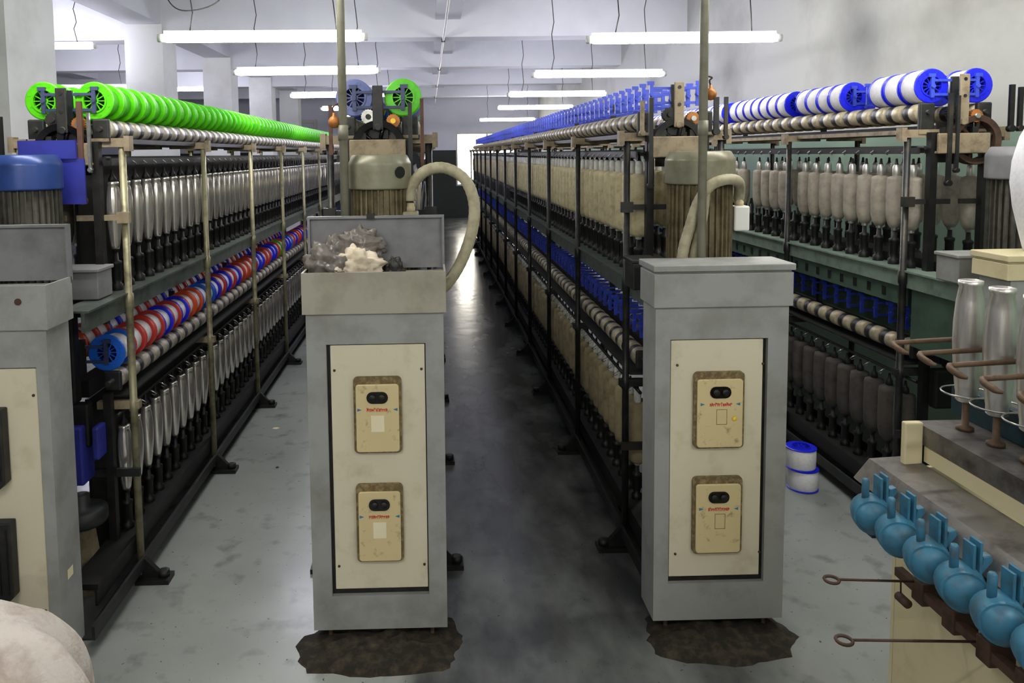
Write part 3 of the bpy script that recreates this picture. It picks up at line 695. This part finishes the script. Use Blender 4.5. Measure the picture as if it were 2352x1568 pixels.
# ------------------------------------------------------------------ control cabinets
def switch_unit(parent, x0, x1, z0, z1, marks):
    cx = (x0+x1)/2; w_ = x1-x0; h = z1-z0
    rr = .014
    def rrect(a0, a1, b0, b1, r_):
        pts = []
        for (cx_, cz_, st) in ((a1-r_, b1-r_, 0), (a0+r_, b1-r_, 90), (a0+r_, b0+r_, 180), (a1-r_, b0+r_, 270)):
            for k in range(5):
                a = R(st+k*22.5); pts.append((cx_+r_*math.cos(a), cz_+r_*math.sin(a)))
        return pts
    u = part('switch_unit', MB().prism(rrect(x0, x1, z0, z1, rr), 'y', -.010, .003), 'dirt_brown', parent, label='cream push button switch set in a grimy pocket')
    part('face_plate', MB().prism(rrect(x0+.008, x1-.008, z0+.006, z1-.022, .01), 'y', -.019, -.0102), 'switch_cream', u, bevel=.002)
    part('button_window', MB().prism(rrect(cx-.034, cx+.034, z1-.083, z1-.045, .018), 'y', -.022, -.0192), 'black_gloss', u)
    for s in (-1, 1):
        part('push_button', MB().lathe([(0, -.029), (.009, -.029), (.011, -.027), (.011, -.0222)], 12, 'y', (cx+s*.015, 0, z1-.064)), 'machine_black', u)
    # worn red lettering strip and blue arrows, too rubbed to read
    st = MB(); xx = cx-.034
    random.seed(int(abs(cx*100)+z0*1000))
    while xx < cx+.032:
        g = random.uniform(.003, .006); hh = random.uniform(.009, .014); zb = z1-.110
        st.box(xx, xx+.0016, -.0200, -.0192, zb, zb+hh).box(xx+.0018, xx+g, -.0200, -.0192, zb+hh*random.uniform(.2, .8)-.001, zb+hh*.8+.001)
        xx += g+.0012
    part('red_lettering', st, 'print_red', u)
    for s in (-1, 1):
        part('blue_arrow', MB().prism([(cx+s*.064, z1-.098), (cx+s*.050, z1-.103), (cx+s*.064, z1-.108)], 'y', -.0200, -.0192), 'print_blue', u)
    if marks == 'label': part('paper_label', MB().box(cx-.021, cx+.021, -.0202, -.0192, z1-.175, z1-.122), 'paper_white', u)
    else:
        f = MB(); a = (cx-.012, cx+.022, z1-.17, z1-.12); t_ = .0012
        f.box(a[0], a[1], -.02, -.0192, a[2], a[2]+t_).box(a[0], a[1], -.02, -.0192, a[3]-t_, a[3]).box(a[0], a[0]+t_, -.02, -.0192, a[2]+t_, a[3]-t_).box(a[1]-t_, a[1], -.02, -.0192, a[2]+t_, a[3]-t_)
        part('scratched_square', f, 'dirt_brown', u)
        if marks == 'lamp': part('pilot_lamp', MB().lathe([(0, -.023), (.006, -.022), (.008, -.0192)], 12, 'y', (cx+.046, 0, z1-.152)), 'lamp_yellow', u)
def cabinet(xc, yf, w_, d, opening, units, label, lid, hw, head_m='cab_grey', zt=1.232, hz=1.10, face='cream', dark_units=None, gap=(.012, .022, .003)):
    o = empty('control_cabinet', (xc, yf, 0)); tag(o, label, 'cabinet', 'control cabinets at the machine ends')
    ox0, ox1, oz0, oz1 = opening; x0, x1 = -w_/2, w_/2; zb = .05
    bd = MB().box(x0, x1, .022, d, zb, hz)
    bd.box(x0, ox0, 0, .022, zb, hz).box(ox1, x1, 0, .022, zb, hz).box(ox0, ox1, 0, .022, zb, oz0).box(ox0, ox1, 0, .022, oz1, hz)
    part('body', bd, 'cab_grey', o)
    part('panel_opening', MB().box(ox0+.0005, ox1-.0005, .016, .0218, oz0+.0005, oz1-.0005), 'black', o)  # black backing paints the shadow in the gap around the panel
    pn = part('front_panel', MB().box(ox0+gap[0], ox1-gap[2], .004, .0155, oz0+gap[1], oz1-.004), face, o, bevel=.002, label='cream front panel')
    for sx in (ox0+.024, ox1-.014):
        for sz in (oz0+.10, oz1-.085):
            part('screw', MB().lathe([(0, .0005), (.004, .001), (.0045, .004)], 8, 'y', (sx, 0, sz)), 'rust', pn)
    for (ux0, ux1, uz0, uz1, mk) in units: switch_unit(o, ux0, ux1, uz0, uz1, mk)
    if dark_units:
        for (a0, a1, b0, b1) in dark_units:
            q = part('vent_cover', MB().prism([(a0, b0+.02), (a0+.02, b0), (a1-.02, b0), (a1, b0+.02), (a1, b1), (a0, b1)], 'y', -.035, .003), 'machine_dark', o, bevel=.004, label='dark ribbed cover')
            for k in range(8):
                xx = a0+.012+(a1-a0-.024)*k/7
                part('vent_rib', MB().box(xx-.002, xx+.002, -.038, -.0352, b0+.03, b1-.02), 'machine_black', q)
    for sx in (-1, 1):
        for sy in (.03, d-.03): part('foot_bolt', MB().lathe([(.016, .002), (.016, .012), (.007, .014), (.007, .052)], 8, 'z', (sx*(w_/2-.05), sy, 0)), 'rust', o)
    h0, h1 = -hw/2, hw/2; a, b_ = -.012, d+.012; t_ = .006
    if lid == 'open':
        hd = MB().box(h0, h1, a, a+t_, hz, zt).box(h0, h1, b_-t_, b_, hz, zt-.02).box(h0, h0+t_, a+t_, b_-t_, hz, zt).box(h1-t_, h1, a+t_, b_-t_, hz, zt).box(h0+t_, h1-t_, a+t_, b_-t_, hz, hz+.03)
        part('head_box', hd, head_m, o)
        ld = MB().box(h0, h1, b_+.004, b_+.010, zt-.012, zt+.165).box(h0, h0+.008, b_-.012, b_+.004, zt, zt+.165).box(h1-.008, h1, b_-.012, b_+.004, zt, zt+.165).box(h0+.008, h1-.008, b_-.012, b_+.004, zt+.157, zt+.165)
        lo = part('lid', ld, 'cab_dark', o, label='open lid standing upright')
        part('lid_catch', MB().box(-.03, -.005, b_-.018, b_+.012, zt+.155, zt+.172), 'machine_dark', lo)
    else:
        part('head_box', MB().box(h0, h1, a, b_, hz, zt-.022), head_m, o, bevel=.003)
        part('lid', MB().box(h0-.004, h1+.004, a-.006, b_+.004, zt-.015, zt+.006).box(h0+.004, h1-.004, a+.006, b_-.006, zt-.022, zt-.015), head_m, o, bevel=.003, label='closed flat lid')
    return o
cab2 = cabinet(-.177, 2.39, .437, .14, (-.156, .160, .165, 1.0), [(-.072, .081, .647, .895, 'label'), (-.071, .080, .285, .543, 'label')],
        'grey control cabinet with open lid and rags inside, left of the middle aisle', 'open', .455, head_m='cab_head')
cab3 = cabinet(.938, 2.395, .431, .14, (-.167, .150, .177, .995), [(-.091, .072, .637, .889, 'lamp'), (-.091, .071, .283, .541, 'square')],
        'grey control cabinet with closed lid, right of the middle aisle', 'shut', .448, gap=(.003, .022, .014))
cab1 = cabinet(-1.35, 2.24, .43, .14, (-.175, .180, .13, .985), [], 'grey control cabinet with dark vent covers at the left edge', 'open', .452,
        dark_units=[(-.09, .088, .625, .868), (-.09, .094, .275, .525)])
part('lock_plate', MB().lathe([(.010, -.016), (.010, -.012)], 10, 'y', (.145, 0, 1.185)), 'rust', cab1)
part('sticker', MB().box(.2152, .2158, .05, .085, .30, .33), 'paper_white', cab1)
cabinet(2.09, 2.39, .44, .14, (-.16, .16, .165, 1.0), [(-.075, .078, .64, .89, 'square')], 'cream-topped control cabinet at the right edge behind the winder', 'shut', .48, head_m='winder_cream', zt=1.246, hz=1.17)

# ------------------------------------------------------------------ conduits, hoses, knobs
def smooth_path(pts, n=8):
    pts = [Vector(p) for p in pts]; out = []
    for i in range(len(pts)-1):
        p0, p1, p2, p3 = pts[max(i-1, 0)], pts[i], pts[i+1], pts[min(i+2, len(pts)-1)]
        for k in range(n):
            t = k/n; out.append(.5*((2*p1)+(-p0+p2)*t+(2*p0-5*p1+4*p2-p3)*t*t+(-p0+3*p1-3*p2+p3)*t**3))
    out.append(pts[-1]); return out
def conduit(x, y, z0, label):
    o = empty('conduit_pipe', (x, y, z0)); tag(o, label, 'pipe', 'vertical conduits')
    part('pipe', MB().lathe([(.0145, 0), (.0145, ZC-z0)], 14), 'pipe_grey', o)
    for z in (.55, 1.05): part('coupling', MB().lathe([(.017, z), (.017, z+.05)], 14), 'pipe_grey', o)
conduit(-.283, 2.575, 1.10, 'vertical grey conduit rising to the ceiling behind the open-lidded cabinet')
conduit(.925, 2.555, 1.10, 'vertical grey conduit rising to the ceiling behind the closed cabinet')
def hose(pts, r, label):
    p = smooth_path(pts); rs = [r*(1+.05*(k % 2)) for k in range(len(p))]
    o = part('flexible_hose', MB().tube(p, rs, 12), 'hose_beige'); return tag(o, label, 'hose', 'flexible cable hoses')
hose([(-.063, 2.62, 1.44), (-.060, 2.62, 1.487), (-.013, 2.61, 1.540), (.055, 2.60, 1.552), (.122, 2.59, 1.514), (.153, 2.58, 1.439), (.148, 2.57, 1.349), (.111, 2.56, 1.243), (.062, 2.56, 1.165), (.0, 2.565, 1.11)], .0195, 'beige flexible hose looping out beside the open-lidded cabinet')
hose([(1.124, 2.735, 1.425), (1.112, 2.70, 1.462), (1.075, 2.63, 1.492), (1.020, 2.592, 1.500), (.965, 2.587, 1.480), (.925, 2.587, 1.425), (.897, 2.587, 1.342), (.872, 2.587, 1.245), (.868, 2.585, 1.12)], .0185, 'beige flexible hose arching over the motor behind the closed cabinet')
hose([(.950, 2.587, 1.46), (.942, 2.587, 1.38), (.925, 2.588, 1.30), (.910, 2.59, 1.22), (.91, 2.59, 1.12)], .015, 'straight beige hose beside the conduit behind the closed cabinet')
def knob(x, y, z, label, dx):
    o = empty('hanging_knob', (x, y, z)); tag(o, label, 'knob')
    part('ball', MB().lathe([(0, -.022), (.012, -.019), (.019, -.008), (.020, .003), (.014, .014), (.006, .020), (.005, .03), (0, .031)], 14), 'copper', o)
    pts = [(0, 0, .028), (-.004, 0, .045), (.004, 0, .055), (dx, 0, .062)]
    part('wire_hook', MB().tube(smooth_path(pts, 5), .003, 6), 'rust', o)
knob(-.313, 2.58, 1.712, 'rust-brown ball hanging on the left conduit', .02)
knob(.958, 2.58, 1.79, 'rust-brown ball hanging on the right conduit', -.022)

# ------------------------------------------------------------------ lumpy soft things
from mathutils import noise as mn
def lump(name, loc, size, amp, fr, mat_, seed=0, n=44, m=28, flat=None):
    mb = MB(); off = Vector((seed*7.3, seed*3.1, seed*1.7))
    for j in range(m+1):
        th = math.pi*j/m
        for i in range(n):
            ph = 2*math.pi*i/n; d = Vector((math.sin(th)*math.cos(ph), math.sin(th)*math.sin(ph), math.cos(th)))
            k = 1+amp*(mn.noise(d*fr+off)+.35*mn.noise(d*fr*2.3+off)+.12*abs(mn.noise(d*fr*5.1+off)))
            p = Vector((d.x*size[0]*k, d.y*size[1]*k, d.z*size[2]*k))
            if flat is not None: p.z = max(p.z, flat)
            mb.v.append(tuple(p))
    for j in range(m):
        for i in range(n): mb.face([j*n+i, (j+1)*n+i, (j+1)*n+(i+1) % n, j*n+(i+1) % n], 0, True)
    return part(name, mb, mat_, None, loc)
tag(lump('plastic_bag', (-.315, 2.46, 1.245), (.085, .050, .075), .45, 3.2, 'bag_grey', 1), 'crumpled grey plastic bag at the left of the open cabinet head', 'bag')
tag(lump('plastic_bag', (-.225, 2.495, 1.30), (.075, .028, .055), .45, 3.6, 'bag_grey', 2), 'crumpled grey plastic bag leaning on the open lid', 'bag')
tag(lump('cotton_rag', (-.235, 2.44, 1.245), (.085, .040, .055), .40, 3.0, 'cotton', 3), 'bundled off-white cotton rag in the open cabinet head', 'rag')
tag(lump('cotton_rag', (-.115, 2.47, 1.20), (.035, .04, .062), .35, 3.0, 'machine_dark', 4), 'dark oily rag in the open cabinet head', 'rag')
def lint(name, x, y, sx, sy, seed, label):
    mb = MB(); n, m = 56, 12; mb.v.append((x, y, .028))
    for j in range(1, m+1):
        t = j/m
        for i in range(n):
            a = 2*math.pi*i/n; c, d = math.cos(a), math.sin(a)
            e = 1+.22*mn.noise(Vector((c*1.6, d*1.6, seed)))+.10*mn.noise(Vector((c*5, d*5, seed+2)))
            q = 1/max(abs(c), abs(d))**.3
            h = .030*(1-t)**.7*(1+.9*mn.noise(Vector((c*t*6, d*t*6, seed+3))))
            mb.v.append((x+c*t*e*q*sx*1.05, y+d*t*e*q*sy*1.02, max(h, 0)+.0015 if j < m else .0))
    for i in range(n): mb.face([0, 1+i, 1+(i+1) % n], 0, True)
    for j in range(m-1):
        for i in range(n): mb.face([1+j*n+i, 1+(j+1)*n+i, 1+(j+1)*n+(i+1) % n, 1+j*n+(i+1) % n], 0, True)
    o = part(name, mb, 'lint'); o['kind'] = 'stuff'; return tag(o, label, 'lint')
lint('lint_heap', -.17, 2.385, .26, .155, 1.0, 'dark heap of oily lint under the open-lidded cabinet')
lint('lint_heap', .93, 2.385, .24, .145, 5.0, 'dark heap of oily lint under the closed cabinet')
# covered bundle in the near left corner
def sack():
    mb = MB(); n, m = 64, 26
    for j in range(m+1):
        t = j/m
        for i in range(n):
            a = 2*math.pi*i/n
            rad = math.sin(min(t*1.25, 1)*math.pi/2)**.8
            z = .60*(1-max(0, t)**2.2)
            wv = .05*t*math.sin(a*7+2*math.sin(a*2))+.05*t*mn.noise(Vector((math.cos(a)*2, math.sin(a)*2, t*2)))
            x = math.cos(a)*(.44*rad+wv); y = math.sin(a)*(.32*rad+wv*.8)
            z += .02*mn.noise(Vector((x*6, y*6, 2.0)))+.012*mn.noise(Vector((x*16, y*16, 5.0)))
            mb.v.append((x, y, max(z, .004)))
    for j in range(m):
        for i in range(n): mb.face([j*n+i, j*n+(i+1) % n, (j+1)*n+(i+1) % n, (j+1)*n+i], 0, True)
    mb.face(list(range(n)), 0, True)
    return tag(part('cloth_sack', mb, 'cloth', None, (-1.19, 1.58, 0)), 'pale cloth-covered sack in the near left corner', 'sack')
sack()

# ------------------------------------------------------------------ spools standing on the floor
spool((1.752, 3.463, .0512), 0, 'plastic_blue', 'yarn_white', .066, 'blue flanged spool of white yarn standing on the floor, lower of two', 'spools stacked on the floor', upright=True)
spool((1.740, 3.463, .1532), 0, 'plastic_blue', 'yarn_white', .066, 'blue flanged spool of white yarn stacked on another, upper of two', 'spools stacked on the floor', upright=True)

# ------------------------------------------------------------------ rewinding machine in the near right corner
wr = empty('winding_machine', (1.30, 1.4, 0)); tag(wr, 'cream and steel winding machine with teal tension housings, near right corner', 'machine')
def wp(name, mb, m_, bevel=0.0, label=None, parent=None):          # parts given in world coordinates
    o = part(name, mb, m_, parent or wr, (-1.30, -1.4, 0) if parent is None else (0, 0, 0), bevel, label); return o
Y1, Y2 = .55, 1.90
wp('side_panel', MB().box(1.205, 1.225, Y1, Y2-.012, .02, .775), 'winder_cream', .003, 'cream side panel')
wp('end_panel', MB().box(1.205, 1.62, Y2-.012, Y2, .0, .775), 'winder_cream')
wp('end_post', MB().box(1.215, 1.262, Y2-.02, Y2, .776, .897), 'winder_cream', .004)
wp('back_panel', MB().box(1.265, 1.275, Y1, Y2-.02, .795, .835), 'winder_cream')
wp('lower_rail', MB().prism([(1.112, .735), (1.152, .785), (1.262, .790), (1.262, .778), (1.158, .773), (1.118, .728)], 'y', Y1, Y2+.03), 'winder_steel')
wp('upper_rail', MB().prism([(1.262, .838), (1.262, .888), (1.44, .888), (1.44, .878), (1.270, .878), (1.270, .838)], 'y', Y1, Y2+.02), 'winder_steel')
wp('collar_rail', MB().box(1.40, 1.425, Y1, Y2+.08, .888, .965), 'teal_dark', .003)
wp('hook_bar', MB().box(1.122, 1.142, Y1, 1.76, .563, .583), 'rust')
for k in range(10):
    y = 1.67-k*.105
    wp('bar_clamp', MB().box(1.118, 1.175, y-.02, y+.02, .548, .60), 'rust', .003)
for k in range(11):
    y = 1.85-k*.105
    wp('spindle', MB().lathe([(.020, .80), (.020, .838), (.010, .84), (.010, .886), (.020, .889), (.020, .896), (.008, .900), (.008, .962), (.006, .97), (.006, 1.26)], 12, 'z', (1.347, y, 0)), 'rust_light')
    wp('spring_ring', MB().tube([(1.347+.055*math.cos(2*math.pi*i/20), y+.055*math.sin(2*math.pi*i/20), .985) for i in range(20)], .0025, 5, closed=True), 'steel')
    ya = y+.055
    ar = wp('guide_arm', MB().tube(smooth_path([(1.44, ya+.004, 1.108), (1.30, ya+.002, 1.104), (1.192, ya, 1.10)], 4), .0065, 8), 'rust_light')
    part('arm_tip', MB().tube(smooth_path([(1.194, ya, 1.10), (1.186, ya-.012, 1.096), (1.190, ya-.040, 1.088), (1.200, ya-.050, 1.085)], 4), [.0075]*9+[.006, .005, .004, .003], 8), 'rust_light', ar)
wp('arm_rail', MB().box(1.44, 1.46, Y1, Y2+.06, 1.095, 1.12).box(1.445, 1.455, Y2-.02, Y2, .888, 1.095), 'machine_dark')
for k in range(12):
    y = 1.785-k*.105; h = empty('tension_housing', (1.075-1.30, y-1.4, .708)); h.parent = wr
    part('housing_body', MB().lathe([(0, -.052), (.020, -.050), (.034, -.040), (.040, -.026), (.0405, -.022), (.044, -.018), (.046, .0), (.044, .020), (.036, .030), (.0, .034)], 20, 'y'), 'teal', h, rot=(0, 0, R(-20)))
    part('cap_ring', MB().ring([(.036, -.030), (.0425, -.030), (.0435, -.024), (.036, -.022)], 24, 'y'), 'teal', h, rot=(0, 0, R(-20)))
    part('post_pin', MB().lathe([(.0085, .03), (.0085, .084), (.006, .088), (0, .088)], 10, 'z', (-.016, .0, 0)), 'teal', h)
    part('tension_blade', MB().box(.012, .018, -.016, .016, .03, .092), 'teal', h, bevel=.001)
    part('tension_blade', MB().box(.026, .032, -.016, .016, .03, .097), 'teal', h, bevel=.001)
    part('clamp_ear', MB().prism([(.02, .0), (.05, .015), (.062, .045), (.056, .066), (.040, .062), (.036, .04), (.02, .03)], 'y', -.008, .010), 'teal', h, bevel=.002)
    part('mount_stub', MB().tube([(.03, 0, .005), (.07, 0, .03)], .011, 8), 'machine_dark', h)
for (y, z, xe, n_) in ((1.68, .596, .945, 0), (1.48, .583, .865, 1)):
    g = MB().tube([(1.13, y, z-.004), (xe, y+.01, z)], .0028, 6)
    g.tube([(xe-.016+.016*math.cos(2*math.pi*i/14), y+.01+.016*math.sin(2*math.pi*i/14), z) for i in range(14)], .0036, 6, closed=True)
    wp('eyelet_wire', g, 'rust')
hr = wp('hanging_roller', MB().tube([(1.122, 1.735, .57), (1.120, 1.73, .535)], .002, 5).lathe([(.0, -.02), (.011, -.018), (.011, .018), (0, .02)], 10, 'y', (1.12, 1.72, .523)), 'rust')
alu_prof = [(.0, 0), (.020, 0), (.024, .004), (.024, .022), (.0255, .03), (.031, .085), (.0345, .15), (.034, .20), (.030, .255), (.0245, .292), (.027, .296), (.027, .307), (.020, .309), (.018, .300), (0, .298)]
alu_me = MB().lathe(alu_prof, 28).mesh('metal_bobbin', 'alu_brushed')
for k in range(5):
    o = put('metal_bobbin', alu_me, None, (1.347, 1.85-k*.105, .962))
    tag(o, 'bare silver aluminium bobbin on the winding machine, %s from its far end' % nth(k+1), 'bobbin', 'aluminium bobbins on the winder')
o = part('yarn_cone', MB().lathe([(.0, .0), (.045, .0), (.050, .02), (.062, .07), (.080, .15), (.090, .23), (.086, .30), (.068, .38), (.040, .44), (.022, .45), (.022, .47), (0, .47)], 32), 'yarn_white', None, (2.018, 2.46, 1.2525))
tag(o, 'large swollen white yarn package standing on the right-hand cabinet', 'yarn package')

# ------------------------------------------------------------------ loose wires under the ceiling
def wire(pts, label):
    o = part('ceiling_wire', MB().tube(smooth_path(pts, 6), .004, 5), 'wire_black'); return tag(o, label, 'wire')
wire([(-1.72, 5.2, 2.82), (-1.62, 4.9, 2.60), (-1.50, 4.8, 2.50), (-1.30, 4.75, 2.52), (-1.20, 4.7, 2.62), (-1.18, 4.65, 2.9), (-1.17, 4.62, 3.3)], 'sagging black wire under the ceiling above the left lamp')
pipe = empty('ceiling_pipe', (.16, 6.0, 2.78)); tag(pipe, 'thin white pipe run along the ceiling above the middle aisle', 'pipe')
part('pipe', MB().lathe([(.012, -8.0), (.012, 12.9)], 8, 'y', (.02, 0, .02)), 'fixture_white', pipe)
for k, y in enumerate(TB[2:]): part('pipe_clip', MB().box(0, .04, y-6+.1, y-6+.14, .005, .04), 'machine_dark', pipe)

# ------------------------------------------------------------------ litter on the left aisle floor
tag(part('rubber_washer', MB().ring([(.003, 0), (.008, 0), (.008, .004), (.003, .004)], 14, 'z'), 'black', None, (-.80, 3.83, .0)), 'small black washer lying on the left aisle floor', 'washer')
tag(part('paper_scrap', MB().prism([(-.02, -.006), (.006, -.012), (.022, .002), (.004, .010), (-.012, .006)], 'z', 0, .003), 'paper_white', None, (-.92, 4.40, .0)), 'torn white paper scrap on the left aisle floor', 'paper')
